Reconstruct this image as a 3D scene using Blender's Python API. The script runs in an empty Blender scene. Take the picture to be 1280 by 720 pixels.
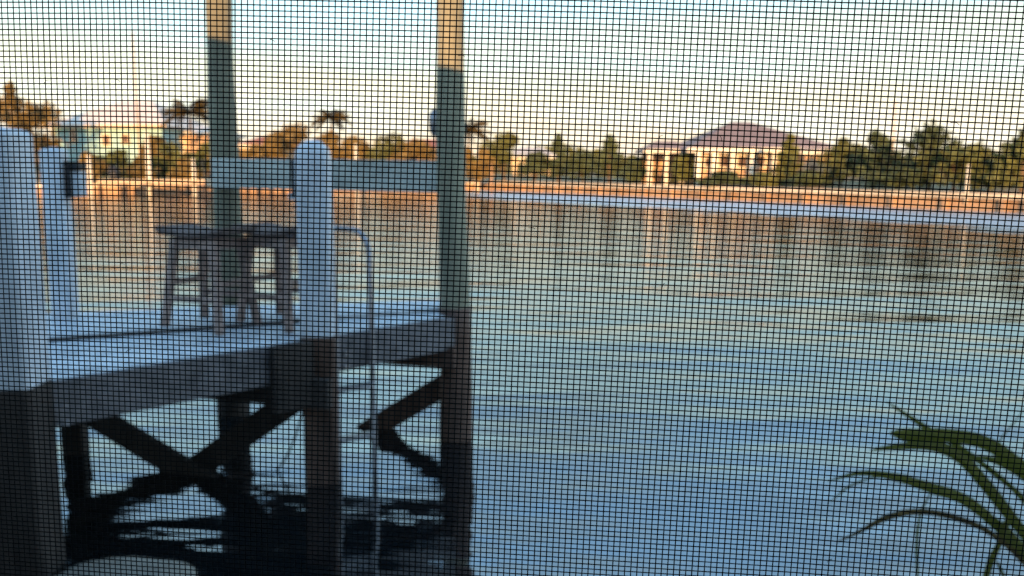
import bpy, bmesh, math, random
from mathutils import Vector, Matrix, noise
R = math.radians
random.seed(7)
S = bpy.context.scene
C = S.collection

# ------------------------------------------------------------------ camera
EYE = Vector((0, 0, 1.6))
F, PITCH = 1050.0, math.atan(147 / 1050.0)          # focal length in photo pixels, downward pitch
cd = bpy.data.cameras.new('camera'); cam = bpy.data.objects.new('camera', cd); C.objects.link(cam)
cam.location = EYE; cam.rotation_euler = (math.pi / 2 - PITCH, 0, 0)
cd.sensor_width = 36; cd.lens = 36 * F / 1280; cd.clip_start = 0.02; cd.clip_end = 6000
cd.dof.use_dof = True; cd.dof.focus_distance = 0.2; cd.dof.aperture_fstop = 25
S.camera = cam
S.render.resolution_x, S.render.resolution_y = 1024, 576

# ------------------------------------------------------------------ world, sun, exposure
SUN_EL, SUN_AZ = 8.0, 179.0                          # azimuth clockwise from +Y
w = bpy.data.worlds.new('World'); S.world = w; w.use_nodes = True
nt = w.node_tree; nt.nodes.clear()
def N(nt, t, **k):
    n = nt.nodes.new(t)
    for a, b in k.items(): setattr(n, a, b)
    return n
out = N(nt, 'ShaderNodeOutputWorld'); bg = N(nt, 'ShaderNodeBackground')
sky = N(nt, 'ShaderNodeTexSky', sky_type='NISHITA', sun_disc=False)
sky.sun_elevation = R(SUN_EL); sky.sun_rotation = R(SUN_AZ); sky.air_density = 1.0; sky.dust_density = 1.0; sky.ozone_density = 2.0
# thin high cloud veil lit by the low sun: cream towards the horizon, opening to blue overhead
geo = N(nt, 'ShaderNodeTexCoord'); sep = N(nt, 'ShaderNodeSeparateXYZ')
nt.links.new(geo.outputs['Generated'], sep.inputs[0])
ramp = N(nt, 'ShaderNodeValToRGB'); nt.links.new(sep.outputs['Z'], ramp.inputs[0])
cr = ramp.color_ramp
stops = [(0.0, (9.8, 7.5, 6.0)), (0.05, (9.6, 8.3, 6.9)), (0.11, (9.0, 9.2, 7.7)), (0.20, (6.2, 9.1, 9.9)), (0.34, (4.2, 7.0, 10.3)), (0.6, (3.0, 5.6, 9.2)), (1.0, (2.6, 4.6, 8.2))]
cr.elements[0].position = 0; cr.elements[1].position = 1
for p, c in stops[1:-1]: cr.elements.new(p)
for e, (p, c) in zip(cr.elements, stops): e.position = p; e.color = (c[0] / 10, c[1] / 10, c[2] / 10, 1)
mp = N(nt, 'ShaderNodeMapping'); mp.inputs['Rotation'].default_value = (0, R(32), 0); mp.inputs['Scale'].default_value = (1.2, 1.2, 9)
ns = N(nt, 'ShaderNodeTexNoise'); ns.inputs['Scale'].default_value = 2.2; ns.inputs['Detail'].default_value = 6; ns.inputs['Roughness'].default_value = .55
nt.links.new(geo.outputs['Generated'], mp.inputs[0]); nt.links.new(mp.outputs[0], ns.inputs[0])
mr = N(nt, 'ShaderNodeMapRange'); mr.inputs[1].default_value = .3; mr.inputs[2].default_value = .7; mr.inputs[3].default_value = 6.0; mr.inputs[4].default_value = 9.0
nt.links.new(ns.outputs[0], mr.inputs[0])
veil = N(nt, 'ShaderNodeVectorMath', operation='SCALE'); nt.links.new(ramp.outputs[0], veil.inputs[0]); nt.links.new(mr.outputs[0], veil.inputs['Scale'])
tint = N(nt, 'ShaderNodeMix', data_type='RGBA'); tint.inputs['A'].default_value = (1.07, 1.0, .86, 1); tint.inputs['B'].default_value = (.86, 1.0, 1.05, 1)
ns2 = N(nt, 'ShaderNodeTexNoise'); ns2.inputs['Scale'].default_value = 2.3; ns2.inputs['Detail'].default_value = 4; nt.links.new(mp.outputs[0], ns2.inputs[0])
mr2 = N(nt, 'ShaderNodeMapRange'); mr2.inputs[1].default_value = .38; mr2.inputs[2].default_value = .62; nt.links.new(ns2.outputs[0], mr2.inputs[0]); nt.links.new(mr2.outputs[0], tint.inputs['Factor'])
veil2 = N(nt, 'ShaderNodeVectorMath', operation='MULTIPLY'); nt.links.new(veil.outputs[0], veil2.inputs[0]); nt.links.new(tint.outputs['Result'], veil2.inputs[1]); veil = veil2
mixs = N(nt, 'ShaderNodeMix', data_type='RGBA'); mixs.inputs['Factor'].default_value = .8
nt.links.new(sky.outputs[0], mixs.inputs['A']); nt.links.new(veil.outputs[0], mixs.inputs['B'])
nt.links.new(mixs.outputs['Result'], bg.inputs[0]); bg.inputs[1].default_value = 0.13
nt.links.new(bg.outputs[0], out.inputs[0])
sd = bpy.data.lights.new('sun', 'SUN'); so = bpy.data.objects.new('sun', sd); C.objects.link(so)
sd.energy = 5.0; sd.color = (1, .56, .22); sd.angle = R(.5)
az, el = R(SUN_AZ), R(SUN_EL)
sundir = Vector((math.sin(az) * math.cos(el), math.cos(az) * math.cos(el), math.sin(el)))
so.rotation_euler = sundir.to_track_quat('Z', 'Y').to_euler()
S.view_settings.view_transform = 'Standard'; S.view_settings.look = 'None'
S.view_settings.exposure = 0.8; S.view_settings.gamma = 1.0; S.view_settings.use_curve_mapping = False
S.render.engine = 'CYCLES'

# ------------------------------------------------------------------ helpers
def ray(px, py):
    d, v = (px - 640) / F, (360 - py) / F
    return Vector((d, math.cos(PITCH) + v * math.sin(PITCH), v * math.cos(PITCH) - math.sin(PITCH)))
def atz(px, py, z):
    r = ray(px, py); return EYE + r * ((z - EYE.z) / r.z)
def at(px, py, Y):
    r = ray(px, py); return EYE + r * (Y / r.y)

def mat(name, col, rough=.6, scale=6, var=.25, bump=.0, spec=.4, stretch=(1, 1, 1), col2=None, metal=0, vein=0, coat=0):
    m = bpy.data.materials.new(name); m.use_nodes = True; t = m.node_tree; b = t.nodes['Principled BSDF']
    b.inputs['Roughness'].default_value = rough; b.inputs['Specular IOR Level'].default_value = spec; b.inputs['Metallic'].default_value = metal
    tc = N(t, 'ShaderNodeTexCoord'); mp = N(t, 'ShaderNodeMapping'); mp.inputs['Scale'].default_value = stretch
    no = N(t, 'ShaderNodeTexNoise'); no.inputs['Scale'].default_value = scale; no.inputs['Detail'].default_value = 8; no.inputs['Roughness'].default_value = .65
    t.links.new(tc.outputs['Object'], mp.inputs[0]); t.links.new(mp.outputs[0], no.inputs[0])
    rp = N(t, 'ShaderNodeValToRGB'); t.links.new(no.outputs[0], rp.inputs[0])
    c2 = col2 or [c * (1 - var) for c in col]; c1 = [min(1, c * (1 + var * .4)) for c in col]
    rp.color_ramp.elements[0].position = .36; rp.color_ramp.elements[0].color = (*c2, 1)
    rp.color_ramp.elements[1].position = .62; rp.color_ramp.elements[1].color = (*c1, 1)
    # every separate object of a kind gets its own slight tone
    oi = N(t, 'ShaderNodeObjectInfo'); hs = N(t, 'ShaderNodeHueSaturation')
    ma = N(t, 'ShaderNodeMapRange'); ma.inputs[3].default_value = .86; ma.inputs[4].default_value = 1.1
    t.links.new(oi.outputs['Random'], ma.inputs[0]); t.links.new(ma.outputs[0], hs.inputs['Value'])
    t.links.new(rp.outputs[0], hs.inputs['Color']); t.links.new(hs.outputs[0], b.inputs['Base Color'])
    if bump:
        bp = N(t, 'ShaderNodeBump'); bp.inputs['Strength'].default_value = bump; bp.inputs['Distance'].default_value = .01
        t.links.new(no.outputs[0], bp.inputs['Height']); t.links.new(bp.outputs[0], b.inputs['Normal'])
    return m

M = {}
M['white'] = mat('white_paint', (.66, .68, .72), .45, 9, .22, .3, stretch=(1, 1, .25))
M['railwood'] = mat('weathered_rail', (.50, .51, .46), .6, 9, .3, .3, stretch=(.3, 1, 1))
M['deckpaint'] = mat('deck_paint', (.60, .63, .66), .5, 14, .3, .4)
M['fascia'] = mat('fascia_wood', (.17, .155, .16), .7, 10, .4, .5)
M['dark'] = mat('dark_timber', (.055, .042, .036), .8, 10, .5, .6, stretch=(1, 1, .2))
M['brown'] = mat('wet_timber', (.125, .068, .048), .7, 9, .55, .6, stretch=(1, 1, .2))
M['piling'] = mat('piling_wood', (.25, .235, .165), .75, 9, .4, .7, stretch=(1, 1, .12))
M['stool'] = mat('stool_wood', (.36, .245, .205), .6, 12, .35, .3)
M['seat'] = mat('stool_seat', (.16, .115, .10), .85, 12, .35, .3, spec=.15)
M['metal'] = mat('ladder_metal', (.36, .34, .36), .35, 20, .3, .1, metal=.6)
M['black'] = mat('black_metal', (.03, .03, .035), .5, 20, .3)
M['wire'] = mat('screen_wire', (.010, .010, .011), .6, 60, .2)
M['rope'] = mat('rope', (.25, .23, .2), .9, 60, .3)
M['concrete'] = mat('concrete', (.50, .32, .20), .85, .8, .35, .3)
M['cap'] = mat('seawall_cap', (.82, .66, .47), .8, 1.2, .25, .2)
M['land'] = mat('land', (.42, .26, .13), .95, .25, .5, .3, col2=(.10, .10, .045))
M['bank'] = mat('bank', (.2, .18, .14), .95, 4, .4, .4)
M['rock'] = mat('limestone', (.27, .245, .20), .85, 5, .35, .6)
M['trunk'] = mat('bark', (.16, .11, .075), .9, 3, .4)
M['leaf_olive'] = mat('foliage_olive', (.135, .145, .045), .7, 1.2, .5)
M['leaf_dark'] = mat('foliage_dark', (.075, .10, .045), .7, 1.2, .5)
M['leaf_gold'] = mat('foliage_gold', (.22, .15, .05), .7, 1.2, .4)
M['palm'] = mat('palm_frond', (.16, .12, .05), .6, 1.2, .4)
M['blade'] = mat('strap_leaf', (.24, .25, .075), .45, 14, .35, .1, stretch=(1, 1, 1))
M['bladetip'] = mat('dry_leaf', (.16, .12, .045), .6, 20, .6)
M['roof'] = mat('roof_shingle', (.27, .19, .17), .9, 1.5, .3)
M['roofpale'] = mat('pale_roof', (.72, .60, .50), .7, 1, .1)
M['roofred'] = mat('red_roof', (.40, .13, .08), .9, 1.5, .3)
M['mint'] = mat('mint_wall', (.36, .58, .60), .8, 1, .15)
M['yellow'] = mat('yellow_wall', (.74, .56, .38), .8, 1, .15)
M['peach'] = mat('peach_wall', (.62, .40, .26), .8, 1, .15)
M['cream'] = mat('cream_trim', (.78, .72, .60), .7, 1, .1)
M['glass'] = mat('window_glass', (.12, .08, .07), .1, 1, .2, spec=.6)
M['rust'] = mat('rusty_mast', (.42, .24, .13), .7, 2, .3)
M['inner'] = mat('room_wall', (.12, .11, .10), .9, 2, .2)
M['siding'] = mat('house_siding', (.55, .53, .48), .8, 2, .15)
M['alu'] = mat('aluminium', (.35, .34, .32), .4, 20, .2, metal=.5)

_t = M['blade'].node_tree; _b = _t.nodes['Principled BSDF']; _tr = N(_t, 'ShaderNodeBsdfTranslucent'); _tr.inputs['Color'].default_value = (.34, .38, .10, 1)
_mx = N(_t, 'ShaderNodeMixShader'); _mx.inputs[0].default_value = .45; _t.links.new(_b.outputs[0], _mx.inputs[1]); _t.links.new(_tr.outputs[0], _mx.inputs[2]); _t.links.new(_mx.outputs[0], _t.nodes['Material Output'].inputs[0])

class MB:
    def __init__(s): s.v = []; s.f = []
    def add(s, vs, fs):
        o = len(s.v); s.v += [Vector(v) for v in vs]; s.f += [tuple(i + o for i in f) for f in fs]; return s
    def box(s, c, d, rz=0):
        c = Vector(c); m = Matrix.Rotation(rz, 3, 'Z'); vs = []
        for z in (-.5, .5):
            for x, y in ((-.5, -.5), (.5, -.5), (.5, .5), (-.5, .5)): vs.append(c + m @ Vector((x * d[0], y * d[1], z * d[2])))
        return s.add(vs, [(3, 2, 1, 0), (4, 5, 6, 7), (0, 1, 5, 4), (1, 2, 6, 5), (2, 3, 7, 6), (3, 0, 4, 7)])
    def beam(s, a, b, wd, ht, up=(0, 0, 1)):
        a, b = Vector(a), Vector(b); d = (b - a).normalized(); up = Vector(up)
        if abs(d.dot(up)) > .99: up = Vector((0, 1, 0))
        sd = d.cross(up).normalized(); u = sd.cross(d); vs = []
        for p in (a, b):
            for i, j in ((-.5, -.5), (.5, -.5), (.5, .5), (-.5, .5)): vs.append(p + sd * wd * i + u * ht * j)
        return s.add(vs, [(3, 2, 1, 0), (4, 5, 6, 7), (0, 1, 5, 4), (1, 2, 6, 5), (2, 3, 7, 6), (3, 0, 4, 7)])
    def tube(s, pts, r, n=10, cap=True):
        pts = [Vector(p) for p in pts]; rs = r if isinstance(r, (list, tuple)) else [r] * len(pts)
        o = len(s.v); ref = None
        for i, p in enumerate(pts):
            d = (pts[min(i + 1, len(pts) - 1)] - pts[max(i - 1, 0)]).normalized()
            if ref is None: ref = Vector((1, 0, 0)) if abs(d.x) < .9 else Vector((0, 1, 0))
            x = (ref - d * ref.dot(d)).normalized(); ref = x; y = d.cross(x)
            for k in range(n):
                a = 2 * math.pi * k / n; s.v.append(p + (x * math.cos(a) + y * math.sin(a)) * rs[i])
        for i in range(len(pts) - 1):
            for k in range(n):
                a, b = o + i * n + k, o + i * n + (k + 1) % n; s.f.append((a, b, b + n, a + n))
        if cap: s.f.append(tuple(o + k for k in reversed(range(n)))); s.f.append(tuple(o + (len(pts) - 1) * n + k for k in range(n)))
        return s
    def loft(s, rings, cap=True):
        o = len(s.v); n = len(rings[0])
        for r in rings: s.v += [Vector(p) for p in r]
        for i in range(len(rings) - 1):
            for k in range(n):
                a, b = o + i * n + k, o + i * n + (k + 1) % n; s.f.append((a, b, b + n, a + n))
        if cap: s.f.append(tuple(o + k for k in reversed(range(n)))); s.f.append(tuple(o + (len(rings) - 1) * n + k for k in range(n)))
        return s
    def build(s, name, m, parent=None, smooth=False, bevel=0, kind=None, label=None):
        me = bpy.data.meshes.new(name); me.from_pydata([v[:] for v in s.v], [], s.f); me.update()
        me.materials.append(M[m] if isinstance(m, str) else m)
        if smooth:
            for p in me.polygons: p.use_smooth = True
        o = bpy.data.objects.new(name, me); C.objects.link(o)
        if parent: o.parent = parent; o.matrix_parent_inverse = Matrix.Identity(4); me.transform(parent_inv(parent))
        if bevel:
            bv = o.modifiers.new('bevel', 'BEVEL'); bv.width = bevel; bv.segments = 2; bv.limit_method = 'ANGLE'; bv.angle_limit = R(40)
        if kind: o['kind'] = kind
        if label: o['label'] = label
        return o
def parent_inv(p):                                  # all builders work in world metres; parts are stored relative to their thing
    m = Matrix.Identity(4)
    while p: m = p.matrix_basis @ m; p = p.parent
    return m.inverted()
def tag(o, label, cat, group=None):
    o['label'] = label; o['category'] = cat
    if group: o['group'] = group
    return o
def thing(name, label, cat, loc=(0, 0, 0), rz=0, group=None):
    o = bpy.data.objects.new(name, None); o.empty_display_size = .2; C.objects.link(o)
    o.location = loc; o.rotation_euler = (0, 0, rz); return tag(o, label, cat, group)
def copy_thing(src, loc, rz, label):
    c = src.copy(); C.objects.link(c); c.location = loc; c.rotation_euler = (0, 0, rz); c['label'] = label
    for ch in src.children:
        d = ch.copy(); C.objects.link(d); d.parent = c
        for g in ch.children:
            e = g.copy(); C.objects.link(e); e.parent = d
    return c

# ------------------------------------------------------------------ water
SHORE = [(-150, -40), (-110, 15), (-62, 41), (-29, 56.5), (-2.7, 70), (19.7, 32), (44, -10), (60, -120)]
def water_mat():
    m = bpy.data.materials.new('canal_water'); m.use_nodes = True; t = m.node_tree; b = t.nodes['Principled BSDF']
    o_ = t.nodes['Material Output']; t.nodes.remove(b)
    gl = N(t, 'ShaderNodeBsdfGlossy'); fr_ = N(t, 'ShaderNodeFresnel'); fr_.inputs['IOR'].default_value = 4.2
    tr = N(t, 'ShaderNodeBsdfTransparent'); tr.inputs['Color'].default_value = (.34, .42, .42, 1)
    df = N(t, 'ShaderNodeBsdfDiffuse'); df.inputs['Color'].default_value = (.005, .011, .015, 1)
    bd = N(t, 'ShaderNodeMixShader'); bd.inputs[0].default_value = .6; t.links.new(tr.outputs[0], bd.inputs[1]); t.links.new(df.outputs[0], bd.inputs[2])
    mx_ = N(t, 'ShaderNodeMixShader'); t.links.new(fr_.outputs[0], mx_.inputs[0]); t.links.new(bd.outputs[0], mx_.inputs[1]); t.links.new(gl.outputs[0], mx_.inputs[2]); t.links.new(mx_.outputs[0], o_.inputs[0])
    tc = N(t, 'ShaderNodeTexCoord')
    def noi(scale, stretch, rot, det=3):
        mp = N(t, 'ShaderNodeMapping'); mp.inputs['Scale'].default_value = stretch; mp.inputs['Rotation'].default_value = (0, 0, R(rot))
        n = N(t, 'ShaderNodeTexNoise'); n.inputs['Scale'].default_value = scale; n.inputs['Detail'].default_value = det
        t.links.new(tc.outputs['Object'], mp.inputs[0]); t.links.new(mp.outputs[0], n.inputs[0]); return n.outputs[0]
    def mth(op, a, b_):
        n = N(t, 'ShaderNodeMath', operation=op)
        for i, x in enumerate((a, b_)):
            if isinstance(x, (int, float)): n.inputs[i].default_value = x
            else: t.links.new(x, n.inputs[i])
        return n.outputs[0]
    swell = noi(.55, (.45, 1.6, 1), 8, 2)            # long low ripples, crests across the view
    rip = noi(2.6, (.45, 1.5, 1), 14, 3)
    fine = noi(14, (.6, 1.5, 1), -6, 3)
    # wind ruffled strip along the right-hand seawall: distance to the wall line
    sp = N(t, 'ShaderNodeSeparateXYZ'); t.links.new(tc.outputs['Object'], sp.inputs[0])
    ax, ay = SHORE[4]; bx, by = SHORE[5]; L = math.hypot(bx - ax, by - ay); nx, ny = (by - ay) / L, -(bx - ax) / L
    dist = mth('ADD', mth('MULTIPLY', sp.outputs['X'], nx), mth('ADD', mth('MULTIPLY', sp.outputs['Y'], ny), -(ax * nx + ay * ny)))
    wob = mth('MULTIPLY', mth('SUBTRACT', noi(.25, (1, 1, 1), 0, 6), .5), 9)
    mr = N(t, 'ShaderNodeMapRange', interpolation_type='SMOOTHSTEP'); mr.inputs[1].default_value = 11; mr.inputs[2].default_value = 8.0; mr.inputs[3].default_value = 0; mr.inputs[4].default_value = 1
    t.links.new(mth('ADD', dist, wob), mr.inputs[0]); ruf = mr.outputs[0]
    # only where the canal bends right, x > -3
    m2 = N(t, 'ShaderNodeMapRange', interpolation_type='SMOOTHSTEP'); m2.inputs[1].default_value = -5; m2.inputs[2].default_value = 0; t.links.new(sp.outputs['X'], m2.inputs[0])
    ruf = mth('MULTIPLY', ruf, m2.outputs[0])
    rr = N(t, 'ShaderNodeMapRange'); rr.inputs[3].default_value = .0; rr.inputs[4].default_value = .36; t.links.new(ruf, rr.inputs[0])
    m3 = N(t, 'ShaderNodeMapRange', interpolation_type='SMOOTHSTEP'); m3.inputs[1].default_value = 7; m3.inputs[2].default_value = 26; m3.inputs[3].default_value = .045; m3.inputs[4].default_value = .10; t.links.new(sp.outputs['Y'], m3.inputs[0])
    t.links.new(mth('ADD', rr.outputs[0], m3.outputs[0]), gl.inputs['Roughness'])
    h = mth('ADD', mth('MULTIPLY', swell, .13), mth('ADD', mth('MULTIPLY', rip, .030), mth('MULTIPLY', fine, .0012)))
    bp = N(t, 'ShaderNodeBump'); bp.inputs['Strength'].default_value = 1; bp.inputs['Distance'].default_value = .42
    t.links.new(h, bp.inputs['Height'])
    for n_ in (gl, fr_, df): t.links.new(bp.outputs[0], n_.inputs['Normal'])
    return m
mb = MB(); mb.add([(-1500, -1500, 0), (1500, -1500, 0), (1500, 1500, 0), (-1500, 1500, 0)], [(0, 1, 2, 3)])
mb.build('water', water_mat(), kind='structure')
mb = MB(); mb.add([(-1500, -1500, -2), (1500, -1500, -2), (1500, 1500, -2), (-1500, 1500, -2)], [(0, 1, 2, 3)])
mb.build('seabed', mat('seabed_mud', (.05, .055, .045), .95, .8, .4), kind='structure')

# ------------------------------------------------------------------ far land
def land():
    mb = MB(); rows = [(0.3, .60), (3, .72), (8, .98), (25, 1.15), (120, 1.3), (1400, 1.5)]
    pts = []
    for i in range(len(SHORE) - 1):
        a, b = Vector(SHORE[i]), Vector(SHORE[i + 1]); n = 8
        pts += [a.lerp(b, k / n) for k in range(n)]
    pts.append(Vector(SHORE[-1]))
    for d, z in rows:
        for p in pts:
            q = p + p.normalized() * d; mb.v.append(Vector((q.x, q.y, z + (noise.noise(Vector((q.x * .2, q.y * .2, 0))) * .12 if d > 2 else 0))))
    n = len(pts)
    for r in range(len(rows) - 1):
        for k in range(n - 1): a = r * n + k; mb.f.append((a, a + n, a + n + 1, a + 1))
    mb.build('ground', 'land', kind='structure')
land()
def seawall(label, pts, h, m='concrete'):
    t = thing('seawall', label, 'seawall', (pts[0][0], pts[0][1], 0))
    f, c = MB(), MB()
    for i in range(len(pts) - 1):
        a, b = Vector((*pts[i], 0)), Vector((*pts[i + 1], 0))
        f.beam(a + Vector((0, 0, h / 2 - .45)), b + Vector((0, 0, h / 2 - .45)), .3, h + .7)
        d = (b - a).normalized(); n = Vector((d.y, -d.x, 0)); n = n if n.dot(a) < 0 else -n; L = (b - a).length
        k = 0
        while k * 2.4 < L:
            p = a + d * k * 2.4 + n * .2; f.box(p + Vector((0, 0, h / 2 - .42)), (.22, .22, h + .5), math.atan2(d.y, d.x)); k += 1
        c.beam(a + Vector((0, 0, h - .02)) + n * .1, b + Vector((0, 0, h - .05)) + n * .1, .7, .20)
    f.build('wall_face', m, t); c.build('cap', 'cap', t)
seawall('long sunlit tan seawall with pale cap below the big hip-roofed house', SHORE[4:], .66)
seawall('low sunlit seawall on the far left shore behind the wooden posts', SHORE[:5], .66)

# ------------------------------------------------------------------ near bank, house behind the screen
HR = R(-5)
hm = Matrix.Rotation(HR, 4, 'Z')
def HP(x, y, z): return hm @ Vector((x, y, z))
mb = MB(); mb.loft([[HP(-40, 1.3, -1.5), HP(12, 1.3, -1.5), HP(12, -60, -1.5), HP(-40, -60, -1.5)], [HP(-40, 1.3, .68), HP(12, 1.3, .68), HP(12, -60, .68), HP(-40, -60, .68)]])
mb.build('bank', 'bank', kind='structure')
h = thing('waterside_house', 'single storey house with a low gable roof that the screened window belongs to', 'house', (0, 0, .68), HR)
def zroof(x): return 3.55 - .2 * abs(x + 4.9)
X0, X1, XP = -13.0, 3.0, -4.9
def wallpoly(y0, y1, hole=None):
    mb = MB(); xs = [X0 + .3, XP, X1 - .3]
    def slab(xa, xb, za, zb_a, zb_b):
        mb.loft([[HP(xa, y0, za), HP(xb, y0, za), HP(xb, y1, za), HP(xa, y1, za)], [HP(xa, y0, zb_a), HP(xb, y0, zb_b), HP(xb, y1, zb_b), HP(xa, y1, zb_a)]])
    lo, t = .68, .04
    if hole:
        a, b, za, zb = hole
        slab(xs[0], XP, lo, zroof(xs[0]) - t, zroof(XP) - t); slab(XP, a, lo, zroof(XP) - t, zroof(a) - t)
        slab(a, b, lo, za, za); slab(a, b, zb, zroof(a) - t, zroof(b) - t); slab(b, xs[2], lo, zroof(b) - t, zroof(xs[2]) - t)
    else:
        slab(xs[0], XP, lo, zroof(xs[0]) - t, zroof(XP) - t); slab(XP, xs[2], lo, zroof(XP) - t, zroof(xs[2]) - t)
    return mb
OW = (-.72, .72, 1.08, 2.12)                         # window opening
wallpoly(.235, .36, OW).build('front_wall', 'siding', h)
wallpoly(-5.0, -4.85).build('back_wall', 'siding', h)
for x in (X0 + .3, X1 - .3):
    m_ = MB(); zt = zroof(x) - .06; s_ = .07 if x < 0 else -.07
    m_.box(HP(x + s_, -2.3, (.68 + zt) / 2), (.14, 5.06, zt - .68), HR); m_.build('side_wall', 'siding', h)
m_ = MB()
for xa, xb in ((X0, XP), (XP, X1)):
    m_.loft([[HP(xa, -5.5, zroof(xa) - .03), HP(xb, -5.5, zroof(xb) - .03), HP(xb, .75, zroof(xb) - .03), HP(xa, .75, zroof(xa) - .03)],
             [HP(xa, -5.5, zroof(xa) + .1), HP(xb, -5.5, zroof(xb) + .1), HP(xb, .75, zroof(xb) + .1), HP(xa, .75, zroof(xa) + .1)]])
m_.build('roof', 'roof', h)
m_ = MB(); m_.box(HP(0, -2.2, .72), (5.2, 4.8, .07), HR); m_.build('floor', 'inner', h)
m_ = MB()
a, b, za, zb = OW
for (p, q) in (((a + .03, za), (a + .03, zb)), ((b - .03, za), (b - .03, zb))): m_.beam(HP(p[0], .3, p[1]), HP(q[0], .3, q[1]), .06, .16, up=HP(0, 1, 0))
for z in (za + .03, zb - .03): m_.beam(HP(a + .061, .3, z), HP(b - .061, .3, z), .16, .06)
m_.build('window_frame', 'cream', h)

# insect screen: real woven wires, 1.5 mm apart, stretched in a thin aluminium frame set in the window
sc = thing('insect_screen', 'black woven insect screen stretched close in front of the whole view', 'insect screen', HP(0, .21, 1.08), HR)
SY = .2
def wp(u, v):                                       # weave coordinates (metres) to a point of the screen; the cloth is slightly skewed and slack
    a = R(-1.9); du = .0006 * math.sin(v * 19 + u * 5) + .0002 * math.sin(u * 41 + 1 + v * 9); dv = .0006 * math.sin(u * 17 + 2.1 + v * 8) + .0002 * math.sin(u * 51 + v * 6)
    x, z = u * math.cos(a) - v * math.sin(a), u * math.sin(a) + v * math.cos(a)
    return x + du, 1.6 - .028 + z + dv, .0010 * math.sin(u * 17 + v * 11)
def wires(vertical):
    mb = MB(); pu, pv, rr = .00150, .00127, .000145
    HW, z0, z1 = .64, 1.16, 2.04
    cnt = int((1.45 if vertical else 1.2) / (pu if vertical else pv)); seg = 26
    for i in range(cnt):
        k = (i - cnt // 2) * (pu if vertical else pv) + random.gauss(0, .000012)
        ring = []
        L = 1.15 if vertical else 1.42
        r_ = rr * random.uniform(.93, 1.07); off = .00012 * (1 if vertical else -1)
        pts = []
        for j in range(seg + 1):
            s_ = -L / 2 + L * j / seg
            x, z, y = wp(k, s_ + .08) if vertical else wp(s_, k + .08)
            if abs(x) <= HW + .02 and z0 - .02 <= z <= z1 + .02: pts.append((x, z, y))
        if len(pts) < 3: continue
        o = len(mb.v)
        for (x, z, y) in pts:
            c = (x, SY + y + off, z)
            for dx, dy in ((-1, 0), (0, 1), (1, 0), (0, -1)):
                mb.v.append(HP(c[0] + (dx * r_ if vertical else 0), c[1] + dy * r_, c[2] + (0 if vertical else dx * r_)))
        for j in range(len(pts) - 1):
            for q in range(4): a_ = o + j * 4 + q; b_ = o + j * 4 + (q + 1) % 4; mb.f.append((a_, b_, b_ + 4, a_ + 4))
    return mb
wires(True).build('upright_wires', 'wire', sc, kind='stuff')
wires(False).build('cross_wires', 'wire', sc, kind='stuff')
fr = MB()
for x in (-.665, .665): fr.beam(HP(x, SY, 1.13), HP(x, SY, 2.07), .03, .018, up=HP(0, 1, 0))
for z in (1.145, 2.055): fr.beam(HP(-.649, SY, z), HP(.649, SY, z), .018, .03)
ln = MB(); rl = random.Random(11)
for i in range(160):
    x, z, a = rl.uniform(-.3, .3), 1.6 + rl.uniform(-.22, .22), rl.uniform(0, 3.14); q = [HP(x + math.cos(a) * k * .0004 * rl.uniform(.5, 1.5), SY - .0002, z + math.sin(a) * k * .0004 + .0002 * math.sin(k)) for k in range(5)]
    ln.tube(q, .00007, 4)
ln.build('lint', 'rope', sc, kind='stuff')
fr.build('screen_frame', 'alu', sc, bevel=.002)

# ------------------------------------------------------------------ dock
DZ = .76
A = atz(20, 475, DZ); Cc = atz(399, 421, DZ); Rr = atz(569, 392, DZ); Bb = atz(83, 402, DZ)
n1, n2 = atz(80, 471, DZ), atz(552, 396, DZ)
nd = (n2 - n1).normalized()                          # direction of the near edge
f1, f2 = atz(100, 394, DZ), atz(552, 379, DZ)
fd = (f2 - f1).normalized()
dock = thing('wooden_dock', 'painted timber dock with white posts, tall pilings and crossed braces standing in the canal', 'dock', (n1.x, n1.y, 0))
corner = f2 + fd * .12; corner2 = n2 + nd * .12
Bcor = f1 - fd * .25
poly = [n1 - nd * 2.6, corner2, corner, Bcor, Bcor - nd * 3.0]
ud = (atz(320, 408, DZ) - atz(60, 428, DZ)); ud.z = 0; ud.normalize(); vd = Vector((-ud.y, ud.x, 0))
def clip(poly, n, c, keep):                          # keep side n.p >= c (keep=1) or <= c
    o = []
    for i in range(len(poly)):
        p, q = poly[i], poly[(i + 1) % len(poly)]; a, b = keep * (n.dot(p) - c), keep * (n.dot(q) - c)
        if a >= 0: o.append(p)
        if a * b < 0: o.append(p.lerp(q, a / (a - b)))
    return o
vs = [vd.dot(p) for p in poly]; pw = .14
seam = vd.dot(atz(60, 428, DZ)); k0 = math.floor((min(vs) - seam) / pw)
for k in range(k0, k0 + int((max(vs) - min(vs)) / pw) + 2):
    g = .022 if k == 0 else .003
    pg = clip(clip(poly, vd, seam + k * pw + g, 1), vd, seam + (k + 1) * pw - .003, -1)
    if len(pg) < 3: continue
    ar = abs(sum(pg[i].x * pg[(i + 1) % len(pg)].y - pg[(i + 1) % len(pg)].x * pg[i].y for i in range(len(pg)))) / 2
    if ar < .004: continue
    zz = DZ + random.uniform(-.003, .003) + (.024 if k >= 0 else 0)
    bot = [Vector((p.x, p.y, zz - .036)) for p in pg]; top = [Vector((p.x, p.y, zz)) for p in pg]
    o_ = MB().loft([bot, top]); o_.build('plank', 'deckpaint', dock, bevel=.004)
qa, qb = [p for p in (poly[2], poly[3])]
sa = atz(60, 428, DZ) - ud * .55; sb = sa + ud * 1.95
MB().beam(sa + Vector((0, 0, -.003)) + vd * .012, sb + Vector((0, 0, -.003)) + vd * .012, .014, .036).build('seam_strip', 'dark', dock, label='thin dark strip drawn along the deck seam')  # dark strip added to draw the dark line along the deck seam
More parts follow.
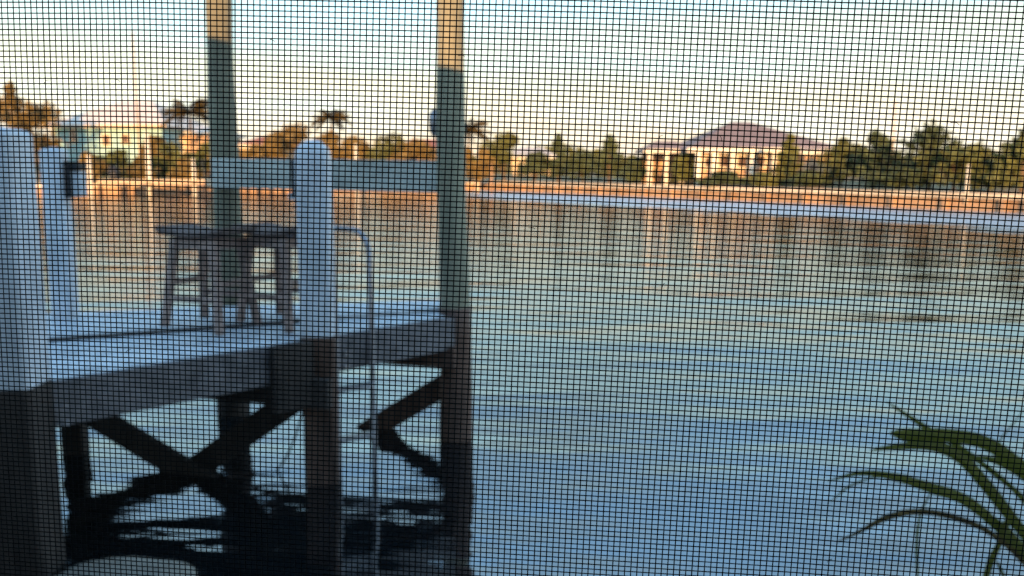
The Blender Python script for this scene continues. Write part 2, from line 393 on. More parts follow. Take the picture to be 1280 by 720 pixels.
def edge_board(a, b, off, zt, ht, m, name, th=.04, inset=0):
    a, b = Vector(a), Vector(b); d = (b - a).normalized(); n = Vector((d.y, -d.x, 0)) * off
    z = Vector((0, 0, zt - ht / 2 - a.z)); return MB().beam(a + n + z + d * inset, b + n + z - d * inset, th, ht).build(name, m, dock, bevel=.004)
edge_board(n1 - nd * 2.6, corner2, .024, DZ - .004, .19, 'fascia', 'fascia_board')
edge_board(Bcor, corner, -.024, DZ - .004, .19, 'fascia', 'fascia_board', inset=.02)
edge_board(Bcor - nd * 3, Bcor, -.024, DZ - .004, .19, 'fascia', 'fascia_board', inset=.02)
for k in range(1, 6):                                # joists under the planks
    a = n1 - nd * (2.4) + Vector((-nd.y, nd.x, 0)) * k * .24; 
    b = a + nd * (5.1 - k * .72); a.z = b.z = DZ
    edge_board(a, b, 0, DZ - .045, .13, 'dark', 'joist', th=.05)

def white_post(c, wd, ztop, rz, label, capk=1.0, zlow=DZ + .012, fm='dark'):
    def ring(hw, z, ch=.16):
        pts = []
        for sx, sy in ((1, 1), (-1, 1), (-1, -1), (1, -1)):
            e = hw * ch
            q = [(sx * hw, sy * (hw - e)), (sx * (hw - e), sy * hw)]
            if sx * sy < 0: q.reverse()
            pts += q
        m = Matrix.Rotation(rz, 3, 'Z'); return [Vector((c.x, c.y, z)) + m @ Vector((x, y, 0)) for x, y in pts]
    hw = wd / 2; k = capk
    p = MB().loft([ring(hw * 1.0, zlow), ring(hw, ztop - .10 * k), ring(hw * .93, ztop - .055 * k), ring(hw * .72, ztop - .025 * k), ring(hw * .42, ztop - .006), ring(hw * .2, ztop)])
    p.build('post', 'white', dock, bevel=.003, label=label)
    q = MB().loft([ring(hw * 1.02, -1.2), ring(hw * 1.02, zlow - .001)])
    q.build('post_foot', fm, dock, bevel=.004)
ra = math.atan2(nd.y, nd.x)
A = atz(20, 484, DZ)
white_post(A, .195, at(25, 158, A.y).z, R(3), 'broad white post nearest the screen', .35)
MB().box(Cc + nd * -.20 + Vector((nd.y, -nd.x, 0)) * .07 + Vector((0, 0, -.16)), (.22, .05, .33), math.atan2(nd.y, nd.x)).build('pile_cap', 'dark', dock, bevel=.006)
white_post(Cc, .162, at(399, 175, Cc.y).z, R(4), 'white post with a domed top beside the ladder', fm='brown')
white_post(Bb, .115, at(78, 184, Bb.y).z, R(6), 'white post on the far left edge of the dock', .3)
Lp = at(287, 384, 5.42); Lp.z = 0; Rr2 = Rr.copy(); Rr2.z = 0
def piling(base, top, r0, r1, label, fm='dark', zf=DZ - .03):
    pts = []; rs = []; n = 26
    for i in range(n):
        f = i / (n - 1); z = -1.5 + f * (top.z + 1.5); g = (z - 0) / top.z
        p = Vector((base.x + (top.x - base.x) * g, base.y + (top.y - base.y) * g, z))
        p.x += .006 * math.sin(z * 3.1 + base.x); rs.append(r0 + (r1 - r0) * g + .003 * math.sin(z * 7 + 1)); pts.append(p)
    me = MB().tube(pts, rs, 20).build('piling', 'piling', dock, smooth=True, label=label)
    # the darker-coloured foot: a sleeve of its own
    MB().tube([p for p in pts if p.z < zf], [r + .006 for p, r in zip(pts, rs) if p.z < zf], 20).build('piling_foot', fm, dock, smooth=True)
piling(Lp, at(270, -90, 5.42), .098, .078, 'tall grey piling behind the bar stools')
piling(Rr2, at(560, -90, Rr.y - .02), .093, .078, 'tall grey piling at the outer corner of the dock', 'brown', DZ + .1)
# a short hidden pile carrying the middle of the dock
# beams
def zp(p, z): return Vector((p.x, p.y, z))
mid = Bb.lerp(Cc, .5)
dCB = (Bb - Cc).normalized(); nCB = Vector((-dCB.y, dCB.x, 0)); nCB = nCB if nCB.y < 0 else -nCB
o1 = nCB * .12
MB().beam(zp(Cc, .50) + dCB * -.12 + o1, zp(Bb, .50) - dCB * -.1 + o1, .05, .15).build('cap_beam', 'dark', dock, bevel=.004)
MB().beam(zp(Cc, .50) + dCB * .0 - o1, zp(Bb, .50) - o1, .05, .15).build('cap_beam', 'dark', dock, bevel=.004)
dRL = (Lp - Rr2).normalized(); nRL = Vector((-dRL.y, dRL.x, 0)); nRL = nRL if nRL.y < 0 else -nRL
MB().beam(zp(Rr2, .52) + nRL * .12 - dRL * .05, zp(Lp, .52) + nRL * .12, .05, .13).build('cap_beam', 'brown', dock, bevel=.004)
# crossed braces running down into the water
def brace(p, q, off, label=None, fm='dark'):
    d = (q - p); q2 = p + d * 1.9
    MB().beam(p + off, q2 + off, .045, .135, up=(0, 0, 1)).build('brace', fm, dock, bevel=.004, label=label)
W1 = atz(238, 592, 0)
pb = at(85, 500, Bb.y - .1); pc = at(398, 480, Cc.y - .1)
brace(pb, W1, Vector((0, 0, 0))); brace(pc, W1 + Vector((.0, .0, 0)), Vector((0, .07, 0)))
W2 = atz(468, 534, 0); pr = at(568, 474, Rr.y + .02)
brace(pr, W2, Vector((0, 0, 0)), None, 'brown')
# rail board between the tall pilings
MB().beam(at(266, 216, Lp.y - .12), at(549, 221, Rr.y + .02), .04, .185).build('rail_board', 'railwood', dock, bevel=.004, label='horizontal grey-white board joining the tall pilings')
# hangers on the posts
def hanger(p, wd, ht, stub_dx, stub_w):
    MB().box(p, (wd, .13, ht)).build('bracket', 'black', dock, bevel=.003)
b0 = at(90.5, 224, Bb.y); hanger(b0, .022, .20, 0, 0)
MB().box(at(98, 208, Bb.y), (.05, .10, .04)).build('bracket', 'black', dock, bevel=.004)
MB().box(at(99.5, 230, Bb.y), (.045, .08, .135)).build('rail_stub', 'white', dock, bevel=.004)
MB().box(at(371, 222, Cc.y), (.032, .12, .185)).build('bracket', 'black', dock, bevel=.004)
MB().box(at(368.5, 245, Cc.y), (.038, .10, .035)).build('rail_stub', 'white', dock, bevel=.004)
ck = at(545, 152, Rr.y); MB().loft([[ck + Vector((x, y, z)) * s_ for x, y, z in []] or [ck + Vector((dx * s_, dy * s_, zz)) for dx, dy in ((-1, -.7), (.6, -.9), (1, 0), (.6, .9), (-1, .7))] for s_, zz in ((.022, -.085), (.036, -.05), (.040, 0), (.036, .04), (.018, .07))]).build('line_hook', 'metal', dock, smooth=True, label='small grey hook block on the side of the outer piling')
# bolts on the fascia beside posts
for p, dx in ((Cc, -.10), (Cc, .13), (A, .16)):
    for z in (.66, .59):
        q = zp(p, z) + nd * dx - Vector((-nd.y, nd.x, 0)) * .03; MB().tube([q, q + Vector((nd.y, -nd.x, 0)) * .02], .012, 8).build('bolt', 'metal', dock)

# ladder: two hooped tubes and rungs
t0 = atz(411, 417, DZ); t1 = atz(456, 412, DZ)
inn = Vector((-nd.y, nd.x, 0))
outw = -inn * .06
lad = thing('dock_ladder', 'thin grey tube ladder with hooped handrail hanging into the water beside the domed white post', 'ladder', (t1.x, t1.y, 0))
def rail(p):
    pts = [zp(p, -1.3) + outw]
    for z in (0, DZ, 1.15): pts.append(zp(p, z) + outw)
    zt = at(461, 288, p.y).z; r_ = .13
    r_ = .14; W_ = .46
    for c_, s0 in ((r_, 2), (W_ - r_, 1)):
        for k in range(6):
            a = math.pi / 2 * (s0 - k / 5); pts.append(zp(p, zt - r_) + outw + inn * (c_ + r_ * math.cos(a)) + Vector((0, 0, r_ * math.sin(a))))
    pts.append(zp(p, DZ) + outw + inn * W_)
    return pts
for p in (t0, t1): MB().tube(rail(p), .0155, 12).build('side_rail', 'metal', lad, smooth=True)
for z in (.47, .2, -.07):
    MB().beam(zp(t0, z) + outw, zp(t1, z) + outw, .05, .025).build('rung', 'metal', lad, bevel=.003)
# mooring line hanging from the beam
pa, pb_ = at(383, 497, Cc.y), atz(346, 588, 0); pts = [pa.lerp(pb_, k / 12) + Vector((0, 0, -.06 * math.sin(math.pi * k / 12))) for k in range(13)]
tag(MB().tube(pts, .005, 6).build('rope', 'rope', smooth=True), 'thin slack line hanging from the dock beam into the water', 'rope')

# ------------------------------------------------------------------ bar stools
def make_stool(loc, rz, label):
    t = thing('bar_stool', label, 'stool', loc, rz, 'wooden bar stools standing on the dock')
    m = t.matrix_basis = Matrix.Translation(loc) @ Matrix.Rotation(rz, 4, 'Z'); H = .54
    def P(x, y, z): return m @ Vector((x, y, z))
    rings = []; nx = 12
    for i in range(nx + 1):                          # saddle seat, upswept at both ends
        x = -.225 + .45 * i / nx; f = abs(x) / .225; zt = H - .022 + .030 * f * f; e = .95 if i in (0, nx) else 1
        rings.append([P(x, y * .15 * e, zt + dz - .010 * (1 - abs(y)) * (dz > 0)) for y, dz in ((-1, -.012), (-.9, -.032), (.9, -.032), (1, -.012), (.9, .004), (.45, 0), (-.45, 0), (-.9, .004))])
    MB().loft(rings).build('seat', 'seat', t, smooth=False, bevel=.003)
    ft = {}
    for sx in (-1, 1):
        for sy in (-1, 1):
            top, bot = Vector((sx * .125, sy * .10, H - .055)), Vector((sx * .182, sy * .15, 0)); ft[sx, sy] = (top, bot)
            q = MB(); rr_ = []
            for p, hw in ((bot, .019), (top, .022)): rr_.append([m @ (p + Vector((a * hw, b * hw, 0))) for a, b in ((-1, -1), (1, -1), (1, 1), (-1, 1))])
            q.loft(rr_).build('leg', 'stool', t, bevel=.003)
    def lv(s_, z): a, b = ft[s_]; return m @ b.lerp(a, z / (H - .055))
    for s1, s2, z in (((-1, -1), (1, -1), .17), ((-1, 1), (1, 1), .17), ((-1, -1), (-1, 1), .25), ((1, -1), (1, 1), .25)):
        MB().beam(lv(s1, z), lv(s2, z), .02, .034).build('stretcher', 'stool', t, bevel=.002)
    for s1, s2 in (((-1, -1), (1, -1)), ((-1, 1), (1, 1)), ((-1, -1), (-1, 1)), ((1, -1), (1, 1))):
        MB().beam(lv(s1, H - .085), lv(s2, H - .085), .018, .055).build('apron', 'stool', t, bevel=.002)
    return t
s1 = atz(265, 410, DZ); s1.z = DZ + .004; s2 = atz(356, 406, DZ); s2.z = DZ + .004
st = make_stool(s1, R(-22), 'saddle-seat wooden bar stool, the left one, in front of the tall piling')
copy_thing(st, s2, R(-30), 'saddle-seat wooden bar stool half hidden behind the domed white post')

# pale rock at the foot of the bank
rc = atz(148, 727, .05); bm = bmesh.new(); bmesh.ops.create_icosphere(bm, subdivisions=4, radius=1)
for v in bm.verts:
    n_ = noise.noise(v.co * 1.4) * .22 + noise.noise(v.co * 4) * .06; v.co = Vector((v.co.x * .33, v.co.y * .22, v.co.z * .10)) * (1 + n_)
me = bpy.data.meshes.new('rock'); bm.to_mesh(me); bm.free(); me.materials.append(M['rock'])
for p in me.polygons: p.use_smooth = True
rk = bpy.data.objects.new('rock', me); C.objects.link(rk); rk.location = (rc.x, rc.y, -.005); tag(rk, 'smooth pale grey rock rising from dark water below the near post', 'rock')

# ------------------------------------------------------------------ strap-leaved plant, lower right
root = Vector((.98, 1.08, .68))
pl = thing('strap_leaf_plant', 'arching strap-leaved green plant in the lower right, in front of the water', 'plant', root)
def leaf(px, depth, width, m='blade', tiplen=.25, d2=None, name='leaf', to_root=True, label=None, basew=.5):
    pts = [at(x, y, depth + (d2 or 0) * i / len(px)) for i, (x, y) in enumerate(px)]
    if to_root: pts += [pts[-1].lerp(root, .5) + Vector((0, 0, .03)), root.copy()]
    # smooth the polyline
    fine = []
    n = len(pts)
    for i in range(n - 1):
        p0, p1, p2, p3 = pts[max(i - 1, 0)], pts[i], pts[i + 1], pts[min(i + 2, n - 1)]
        for k in range(6):
            t_ = k / 6; fine.append(.5 * ((2 * p1) + (p2 - p0) * t_ + (2 * p0 - 5 * p1 + 4 * p2 - p3) * t_ ** 2 + (3 * p1 - p0 - 3 * p2 + p3) * t_ ** 3))
    fine.append(pts[-1]); L = len(fine); rings = []
    for i, p in enumerate(fine):
        d = (fine[min(i + 1, L - 1)] - fine[max(i - 1, 0)]).normalized(); side = d.cross(Vector((.15, 1, .25)).normalized()).normalized()
        up = side.cross(d).normalized(); f = i / (L - 1)
        w_ = width * .78 * min(1, (f / tiplen) ** .7 if f < tiplen else 1) * (1 if f < .55 else 1 - (1 - basew) * (f - .55) / .45) + .0006
        side = (side + up * .35 * math.sin(f * 5)).normalized(); th = .0007
        rings.append([p + side * w_ / 2 + up * w_ * .10, p - up * w_ * .08, p - side * w_ / 2 + up * w_ * .10, p - up * w_ * .08 + up * th * 2])
    MB().loft(rings).build(name, m, pl, smooth=False, label=label)
leaf([(1112, 541), (1140, 545), (1180, 545), (1225, 552), (1262, 573), (1300, 612)], 1.18, .026, tiplen=.12)
leaf([(1108, 502), (1132, 518), (1160, 536), (1195, 556), (1240, 590), (1290, 640)], 1.22, .010)
leaf([(1088, 563), (1120, 559), (1165, 558), (1200, 572), (1232, 606), (1268, 652), (1300, 695)], 1.16, .022, tiplen=.3)
leaf([(1195, 563), (1225, 578), (1258, 604), (1295, 645)], 1.24, .010)
leaf([(1035, 602), (1075, 592), (1120, 597), (1165, 611), (1205, 625), (1240, 652), (1275, 690)], 1.12, .020, tiplen=.4)
leaf([(1038, 628), (1062, 608), (1095, 597), (1130, 602)], 1.125, .003, to_root=False)
leaf([(1046, 678), (1078, 663), (1110, 647), (1150, 640), (1195, 648), (1240, 668), (1290, 715)], 1.10, .011, 'bladetip', label='drying yellow-brown leaf hanging lowest')
leaf([(1166, 612), (1150, 645), (1146, 690), (1150, 760)], 1.13, .005, to_root=False)
leaf([(1262, 645), (1252, 675), (1238, 705), (1222, 760)], 1.11, .014, to_root=False, tiplen=.1)
leaf([(1290, 500), (1268, 528), (1252, 548), (1245, 565)], 1.2, .003, to_root=False)
leaf([(1245, 700), (1256, 725), (1262, 760)], 1.1, .006, to_root=False)
leaf([(1230, 640), (1262, 672), (1300, 716)], 1.14, .024, tiplen=.2)
leaf([(1215, 570), (1250, 578), (1285, 598), (1320, 640)], 1.2, .02, tiplen=.3)

# ------------------------------------------------------------------ trees of the far shore
def tree(label, px, ybase, ytop, Y, wpx, kind, m, group='trees and palms on the far shore', cat='tree', zb=None):
    base = at(px, ybase, Y); z0 = .75 if zb is None else zb; base.z = z0
    H = (at(px, ytop, Y).z - z0) * (1.08 if kind == 'conifer' else 1); Wd = wpx * Y / F / 2 * (1.4 if px > 1020 else 1.15)
    rnd = random.Random(hash((px, ytop, kind[0] == 'p')) & 0xffff if False else int(px * 7 + ytop))
    name = {'broad': 'broadleaf_tree', 'conifer': 'conifer_tree', 'palm': 'palm_tree', 'shrub': 'shrub'}[kind]
    t = thing(name, label, 'shrub' if kind == 'shrub' else ('palm tree' if kind == 'palm' else cat), base, 0, group)
    cr_ = MB()
    def lf(p, s_):
        a = Vector((rnd.gauss(0, 1), rnd.gauss(0, 1), rnd.gauss(0, .8))).normalized(); b = a.orthogonal().normalized(); b = (Matrix.Rotation(rnd.uniform(0, 6.28), 3, a) @ b); c = a.cross(b)
        cr_.add([p - b * s_ * .5, p + c * s_ * .28, p + b * s_ * .5, p - c * s_ * .28], [(0, 1, 2, 3)])
    if kind == 'palm':
        lean = rnd.uniform(-.3, .3); tp = base + Vector((lean, 0, H * .82))
        MB().tube([base - Vector((0, 0, .3)), base.lerp(tp, .5) + Vector((lean * .3, 0, 0)), tp], [.16, .12, .1], 8).build('trunk', 'trunk', t, smooth=True)
        nf = 34; FL = Wd * 1.15
        for i in range(nf):
            a = 6.283 * i / nf + rnd.uniform(-.2, .2); el_ = rnd.uniform(-.2, 1.45); d = Vector((math.cos(a), math.sin(a), 0)); pts = []
            for k in range(9):
                s_ = k / 8; pts.append(tp + d * FL * s_ * math.cos(el_ * .7) + Vector((0, 0, FL * (s_ * math.sin(el_) - .55 * s_ * s_))))
            q = MB(); sd_ = d.cross(Vector((0, 0, 1)))
            for k in range(8):
                q.add([pts[k] - sd_ * .02, pts[k] + sd_ * .02, pts[k + 1] + sd_ * .02, pts[k + 1] - sd_ * .02], [(0, 1, 2, 3)])
                for e in (-1, 1):
                    for h_ in (0, .5):
                        b0_ = pts[k].lerp(pts[k + 1], h_); ll = FL * .30 * (1 - abs(k / 8 - .4)); tip = b0_ + sd_ * e * ll * .8 + d * ll * .4 - Vector((0, 0, ll * .45)); q.add([b0_, b0_ + d * .34, tip], [(0, 1, 2)])
            q.build('frond', m, t)
        return t
    th = H * (.9 if kind == 'conifer' else .6)
    if kind != 'shrub':
        MB().tube([base - Vector((0, 0, .3)), base + Vector((rnd.uniform(-.1, .1), 0, th * .5)), base + Vector((0, 0, th))], [.05 * H ** .7, .035 * H ** .7, .015], 8).build('trunk', 'trunk', t, smooth=True)
    if kind == 'conifer':
        # feathery irregular cone: limbs with drooping leaf sprays
        nl = int(24 + H * 5); lm = MB()
        for i in range(nl):
            f = (i + rnd.random()) / nl; z = H * (.10 + .88 * f); r_ = Wd * (1 - f) ** .95 * rnd.uniform(.6, 1.15) + .1; a = rnd.uniform(0, 6.28)
            d = Vector((math.cos(a), math.sin(a), rnd.uniform(.1, .6))); p0 = base + Vector((0, 0, z * .92))
            lm.tube([p0, p0 + d * r_], [.025, .008], 4, cap=False)
            for k in range(int(34)):
                s_ = rnd.uniform(.15, 1.05); p = p0 + d * r_ * s_ + Vector((rnd.gauss(0, .13), rnd.gauss(0, .13), rnd.gauss(0, .13))) * (Wd * .5); lf(p, rnd.uniform(.18, .42))
        lm.build('limbs', 'trunk', t, kind='stuff')
    else:
        lobes = []
        nb = 9 if kind == 'broad' else 7
        for i in range(nb):
            a = rnd.uniform(0, 6.28); rr_ = Wd * rnd.uniform(.25, .72)
            zc = H * (rnd.uniform(.42, .86) if kind == 'broad' else rnd.uniform(.2, .72))
            lobes.append((base + Vector((math.cos(a) * rr_, math.sin(a) * rr_, zc)), Wd * rnd.uniform(.22, .42), H * rnd.uniform(.10, .2)))
        lobes.append((base + Vector((0, 0, H * .82)), Wd * .35, H * .17))
        lm = MB()
        for c_, rx, rz_ in lobes:
            lm.tube([base + Vector((0, 0, H * .12)), c_], [.05, .015], 5, cap=False)
            for k in range(230):
                v = Vector((rnd.gauss(0, 1), rnd.gauss(0, 1), rnd.gauss(0, 1))).normalized() * rnd.uniform(.45, 1.12) ; p = c_ + Vector((v.x * rx, v.y * rx, v.z * rz_)); lf(p, rnd.uniform(.18, .42))
        for k in range(220):
            v = Vector((rnd.uniform(-1, 1), rnd.uniform(-1, 1), 0)) * Wd * .8; lf(base + v + Vector((0, 0, rnd.uniform(.12, .6) * H)), rnd.uniform(.15, .36))
        lm.build('limbs', 'trunk', t, kind='stuff')
    cr_.build('crown', m, t)
    return t
# right-hand shore, following the recession of the seawall
tree('tall dark feathery conifer right of the peach garage wing', 1092, 236, 168, 41, 62, 'conifer', 'leaf_dark')
tree('bushy olive conifer between the garage wing and the tall dark conifer', 1050, 238, 176, 43, 52, 'conifer', 'leaf_olive')
tree('broad dark conifer, the tallest on the right shore', 1160, 240, 160, 38, 88, 'conifer', 'leaf_dark')
tree('olive rounded tree beside the white pole on the seawall', 1192, 242, 182, 36, 60, 'broad', 'leaf_olive')
tree('green conifer at the right edge of the photo', 1276, 246, 163, 34, 66, 'conifer', 'leaf_olive')
tree('low green tree between the white pole and the right edge', 1236, 246, 205, 35, 56, 'broad', 'leaf_olive')
tree('slim dark conifer in front of the yellow wall of the hip-roofed house', 985, 232, 168, 45, 30, 'conifer', 'leaf_olive')
tree('dark pointed conifer left of the hip-roofed house', 762, 222, 170, 58, 42, 'conifer', 'leaf_dark')
tree('narrow dark conifer in the middle of the far shore', 698, 222, 168, 62, 34, 'conifer', 'leaf_dark')
tree('rounded dark tree between the two pointed conifers', 728, 222, 190, 60, 52, 'broad', 'leaf_dark')
tree('low dark tree left of the narrow conifer', 668, 222, 190, 63, 50, 'broad', 'leaf_dark')
tree('olive tree just right of the outer piling', 630, 224, 166, 66, 62, 'broad', 'leaf_olive')
tree('dark shrub against the left porch of the hip-roofed house', 796, 224, 196, 56, 46, 'shrub', 'leaf_dark')
tree('olive shrub under the roof corner of the hip-roofed house', 858, 226, 186, 52, 34, 'shrub', 'leaf_olive')
tree('low dark hedge bush under the house windows', 905, 232, 214, 47, 66, 'shrub', 'leaf_dark')
tree('dark bush in front of the peach garage wing', 1010, 236, 214, 44, 56, 'shrub', 'leaf_dark')
tree('low bush between the slim conifer and the house hedge', 955, 234, 216, 46, 44, 'shrub', 'leaf_olive')
tree('dark low bush below the tall dark conifer', 1120, 242, 208, 38, 60, 'shrub', 'leaf_dark')
tree('palm just right of the outer piling top', 589, 222, 148, 72, 44, 'palm', 'palm')
# left-hand shore
tree('large brown-olive tree at the left edge above the broad white post', 22, 230, 104, 62, 70, 'conifer', 'leaf_gold')
tree('dark small palm at the very left edge', -4, 230, 118, 66, 50, 'palm', 'palm')
tree('brown tree behind the far white post at the left', 52, 230, 128, 64, 66, 'broad', 'leaf_gold')
tree('palm left of the tall piling', 243, 226, 120, 68, 52, 'palm', 'palm')
tree('tall brown palm above the rail between the pilings', 417, 224, 130, 70, 36, 'palm', 'palm')
tree('golden tree behind the domed white post', 378, 224, 153, 68, 62, 'broad', 'leaf_gold')
tree('golden-brown tree right of the domed white post', 440, 224, 168, 67, 58, 'broad', 'leaf_gold')
tree('olive rounded tree halfway along the rail board', 480, 224, 168, 68, 56, 'broad', 'leaf_olive')
tree('brown low tree left of the outer piling', 528, 224, 176, 68, 62, 'broad', 'leaf_gold')
tree('dark green bush in front of the mint house', 150, 228, 186, 60, 62, 'shrub', 'leaf_olive')
tree('green bush between the pale pole and the tall piling', 214, 228, 178, 60, 60, 'shrub', 'leaf_olive')
tree('olive bush right of the tall grey piling', 322, 226, 180, 64, 62, 'shrub', 'leaf_gold')
tree('bush directly behind the tall grey piling', 262, 226, 176, 62, 50, 'shrub', 'leaf_olive')
tree('low brown bush left of the red roof', 500, 226, 190, 66, 60, 'shrub', 'leaf_gold')
tree('small golden bush at the shore behind the outer piling', 572, 228, 178, 66, 40, 'shrub', 'leaf_gold')
tree('brown bush left of the red sign by the olive tree', 604, 226, 186, 64, 34, 'shrub', 'leaf_gold')
tree('golden bush between the mint house and the far white post', 112, 230, 190, 57, 40, 'shrub', 'leaf_gold')
tree('golden bush right of the thin mast', 178, 230, 196, 56, 44, 'shrub', 'leaf_gold')
tree('low brown bush on the shore left of the short pale pile', 232, 230, 198, 56, 36, 'shrub', 'leaf_gold')
tree('bushy olive tree between the two tall pilings, left part', 342, 226, 166, 66, 50, 'broad', 'leaf_gold')
tree('golden low tree under the narrow palm', 415, 226, 164, 68, 52, 'broad', 'leaf_gold')
tree('olive low tree between the mint house and the peach house', 200, 228, 170, 64, 40, 'broad', 'leaf_gold')
# far woods closing the horizon behind the houses: one mass
def far_wood():
    mb = MB(); rnd = random.Random(3)
    for i in range(22000):
        ph = rnd.uniform(-.78, .78); x = math.tan(ph) ; Yd = rnd.uniform(120, 150); hgt = 3.2 + 2.4 * noise.noise(Vector((x * 9, 0, 0))) + 1.4 * noise.noise(Vector((x * 31, 3, 0)))
        p = Vector((x * Yd, Yd, 1.0 + max(.5, hgt) * rnd.random() ** .7)); s_ = rnd.uniform(.5, 1.1)
        a = Vector((rnd.gauss(0, 1), rnd.gauss(0, 1), rnd.gauss(0, .8))).normalized(); b = a.orthogonal().normalized(); c = a.cross(b)
        mb.add([p - b * s_ * .5, p + c * s_ * .35, p + b * s_ * .5, p - c * s_ * .35], [(0, 1, 2, 3)])
    tag(mb.build('distant_woods', 'leaf_olive', kind='stuff'), 'low distant line of scrub and trees behind the houses', 'woods')
far_wood()

# ------------------------------------------------------------------ houses of the far shore
def hip(mb, x0, x1, y0, y1, ze, zr, ridge=.3, ov=.5):
    a, b, c, d = Vector((x0 - ov, y0 - ov, ze)), Vector((x1 + ov, y0 - ov, ze)), Vector((x1 + ov, y1 + ov, ze)), Vector((x0 - ov, y1 + ov, ze))
    xm, ym, hw = (x0 + x1) / 2, (y0 + y1) / 2, (x1 - x0) * ridge / 2
    r1, r2 = Vector((xm - hw, ym, zr)), Vector((xm + hw, ym, zr)); dn = Vector((0, 0, -.18))
    mb.add([a, b, c, d, r1, r2, a + dn, b + dn, c + dn, d + dn], [(0, 1, 5, 4), (1, 2, 5), (2, 3, 4, 5), (3, 0, 4), (6, 7, 1, 0), (7, 8, 2, 1), (8, 9, 3, 2), (9, 6, 0, 3), (9, 8, 7, 6)])
def house(label, pxa, pxb, yeave, ypeak, Y, depth, mwall, mroof, wins=(), cols=(), ridge=.3, ov=.5, doors=(), mc='cream'):
    x0, x1 = at(pxa, 215, Y).x, at(pxb, 215, Y).x; ze, zr = at(640, yeave, Y).z, at(640, ypeak, Y + depth / 2).z; g = .8
    t = thing('house', label, 'house', ((x0 + x1) / 2, Y, g), 0)
    MB().box(((x0 + x1) / 2, Y + depth / 2, (g + ze) / 2 - .1), (x1 - x0, depth, ze - g - .1)).build('wall', mwall, t)
    r_ = MB(); hip(r_, x0, x1, Y, Y + depth, ze + .05, zr, ridge, ov); r_.build('roof', mroof, t)
    e = MB(); e.beam((x0 - ov - .05, Y - ov - .03, ze - .05), (x1 + ov + .05, Y - ov - .03, ze - .05), .05, .22); e.build('eave_board', mc, t)
    for (a, b, c, d) in wins:                        # pixel rectangles left,right,top,bottom
        p0, p1 = at(a, c, Y - .05), at(b, d, Y - .05); cx, cz, sw, sh = (p0.x + p1.x) / 2, (p0.z + p1.z) / 2, p1.x - p0.x, p0.z - p1.z
        f = MB()
        for s_ in (-1, 1): f.box((cx + s_ * sw / 2, Y - .06, cz), (.1, .1, sh + .1)); f.box((cx, Y - .06, cz + s_ * sh / 2), (sw - .1, .1, .1))
        fo = f.build('window', mc, t); MB().box((cx, Y - .03, cz), (sw - .1, .05, sh - .1)).build('pane', 'glass', fo)
    for (a, wc, top) in cols:
        p = at(a, top, Y - ov + .1); MB().box((p.x, Y - ov + .12, (g - .2 + ze - .17) / 2), (wc, wc, ze - .17 - g + .2)).build('column', mc, t)
    return t
H1 = house('wide house with a brown hip roof and pale columns on the right shore', 874, 1028, 187, 152, 51, 10, 'peach', 'roof',
      wins=((880, 890, 196, 210), (898, 912, 193, 210), (921, 934, 194, 210), (944, 957, 193, 208), (963, 970, 193, 208)), cols=((873, .26, 190), (893, .30, 190), (916, .30, 190), (940, .24, 190), (968, .24, 190)), ridge=.16, ov=.9)
# wings of the same house
def wing(parent, pxa, pxb, yeave, ypeak, Y, depth, mwall, ridge, cols=(), openp=False, wins=()):
    x0, x1 = at(pxa, 215, Y).x, at(pxb, 215, Y).x; ze, zr = at(640, yeave, Y).z, at(640, ypeak, Y + depth / 2).z; g = .8
    if openp: MB().box(((x0 + x1) / 2, Y + depth - .4, (g + ze) / 2 - .1), (x1 - x0, .4, ze - g - .1)).build('wall', mwall, parent)
    else: MB().box(((x0 + x1) / 2, Y + depth / 2, (g + ze) / 2 - .1), (x1 - x0, depth, ze - g - .1)).build('wall', mwall, parent)
    r_ = MB(); hip(r_, x0, x1, Y, Y + depth, ze + .05, zr, ridge, .4); r_.build('roof', 'roof', parent)
    e = MB(); e.beam((x0 - .45, Y - .43, ze - .05), (x1 + .45, Y - .43, ze - .05), .05, .2); e.build('eave_board', 'cream', parent)
    for a in cols:
        p = at(a, 200, Y - .2); MB().box((p.x, Y - .2, (g - .2 + ze - .16) / 2), (.25, .25, ze - .16 - g + .2)).build('column', 'cream', parent)
    for (a, b, c, d) in wins:
        p0, p1 = at(a, c, Y - .02), at(b, d, Y - .02); MB().box(((p0.x + p1.x) / 2, Y - .01, (p0.z + p1.z) / 2), (p1.x - p0.x, .06, p0.z - p1.z)).build('window', 'glass', parent)
wing(H1, 812, 862, 188, 176, 53, 3.5, 'peach', .5, cols=(812, 833, 852), openp=True)
wing(H1, 1006, 1040, 190, 180, 49, 8, 'peach', .4, wins=((1012, 1020, 206, 222),))
house('mint green house with a pale hip roof and yellow eave on the left shore', 70, 205, 157, 126, 70, 12, 'mint', 'roofpale',
      wins=((128, 138, 168, 182), (152, 162, 168, 180), (88, 96, 162, 178)), ridge=.3, ov=.5, mc='yellow')
house('peach house partly behind the tall grey piling', 192, 262, 166, 158, 74, 9, 'peach', 'roofpale', wins=((200, 206, 176, 190), (222, 230, 176, 190)), ridge=.6)
house('pale yellow house with a red-brown roof right of the tall grey piling', 302, 352, 182, 170, 72, 8, 'yellow', 'roofred', wins=((308, 316, 186, 198),), ridge=.6)
house('low red-roofed house seen just left of the outer piling', 500, 560, 186, 174, 84, 8, 'peach', 'roofred', wins=((508, 514, 190, 200),), ridge=.7)
house('low cream cottage behind the trees in the middle of the far shore', 640, 690, 196, 184, 86, 8, 'yellow', 'roofpale', wins=((648, 654, 200, 208),), ridge=.6)

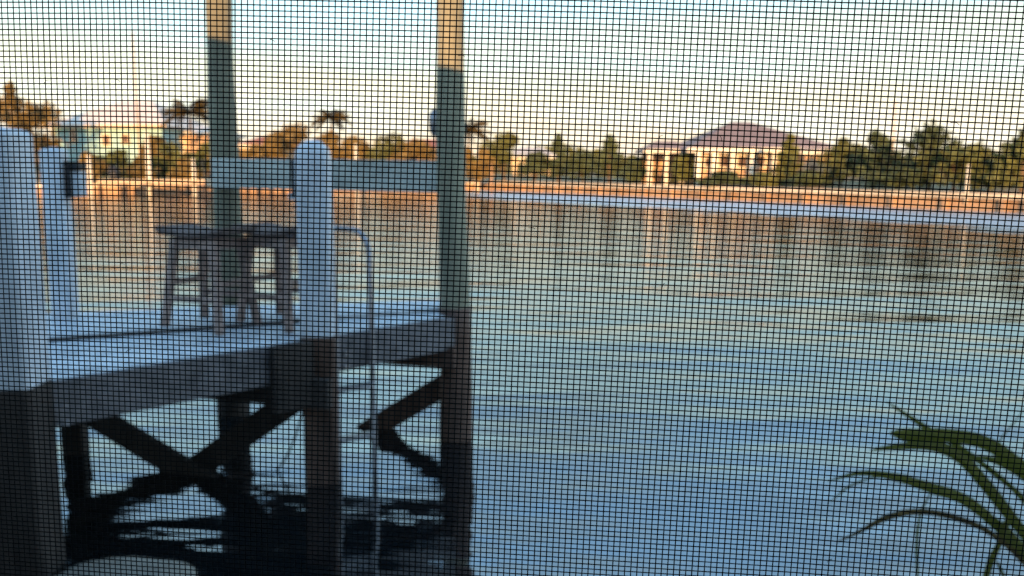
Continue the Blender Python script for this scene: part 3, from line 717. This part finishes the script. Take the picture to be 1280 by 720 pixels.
# ------------------------------------------------------------------ masts, poles, small docks
def pole(name, label, cat, px, ytop, Y, r_, m, z0=.0, extra=None, group=None):
    b = at(px, 230, Y); zt = at(px, ytop, Y).z; t = thing(name, label, cat, (b.x, Y, z0), 0, group)
    MB().tube([(b.x, Y, z0 - .3), (b.x, Y, zt * .5), (b.x, Y, zt)], [r_, r_ * .85, r_ * .6], 10).build('shaft', m, t, smooth=True)
    q = MB(); q.tube([(b.x, Y, zt), (b.x, Y, zt + r_ * .8)], [r_ * .9, r_ * .5], 10); q.build('top_cap', m, t)
    return t
pole('flag_pole', 'very tall thin rust-coloured mast above the mint house', 'mast', 177, 40, 62, .085, 'rust', .7)
pole('radio_mast', 'faint pink mast rising between two dark conifers on the right', 'mast', 1113, 128, 90, .2, 'roofpale', 1)
pole('pole', 'thin pale pole on the right seawall', 'pole', 1209, 207, 34.0, .06, 'cream', .6)
G = 'wooden piles of the far left dock'
pole('mooring_pile', 'tall pale pile of the far left dock, under the thin mast', 'pile', 187, 166, 53, .15, 'cream', -.5, group=G)
pole('mooring_pile', 'short pale pile left of the tall grey piling', 'pile', 243, 200, 53, .11, 'cream', -.5, group=G)
pole('mooring_pile', 'pale pile right beside the far white post', 'pile', 113, 196, 53, .13, 'cream', -.5, group=G)
pole('mooring_pile', 'slender pale pile seen above the rail near the domed post', 'pile', 446, 182, 62, .13, 'cream', -.5, group=G)
pole('mooring_pile', 'short pile at the shore right of the outer piling', 'pile', 597, 206, 64, .16, 'yellow', -.5, group=G)
pole('mooring_pile', 'thin orange pile standing in the water right of the outer piling', 'pile', 614, 206, 58, .08, 'rust', -.5, group=G)
def small_dock(label, pxa, pxb, Y, z=.95):
    a, b = at(pxa, 230, Y).x, at(pxb, 230, Y).x; t = thing('small_dock', label, 'dock', ((a + b) / 2, Y, 0)); n = int((b - a) / .5)
    MB().box(((a + b) / 2, Y, z), (b - a, 1.6, .1)).build('decking', 'cap', t)
    MB().box(((a + b) / 2, Y - .82, z - .14), (b - a, .06, .2)).build('fascia_board', 'concrete', t)
    k = 0
    x = a + .1
    while x < b:
        MB().tube([(x, Y - .7, -1), (x, Y - .7, z - .06)], .11, 8).build('leg', 'dark', t, smooth=True); x += (b - a - .2) / 4
    return t
small_dock('sunlit low timber dock at the left of the far shore', 130, 262, 53.5)
small_dock('sunlit low timber dock seen under the rail board', 312, 374, 60)
t = thing('dark_bin', 'dark rounded bin standing on the low timber dock at the left', 'bin', at(143, 226, 53.4))
p = at(143, 227, 53.4); MB().tube([(p.x, p.y, .98), (p.x, p.y, 1.3), (p.x, p.y, 1.75)], [.26, .34, .30], 12).build('body', 'black', t, smooth=True); MB().tube([(p.x, p.y, 1.752), (p.x, p.y, 1.82), (p.x, p.y, 1.88)], [.33, .3, .1], 12).build('lid', 'black', t, smooth=True)
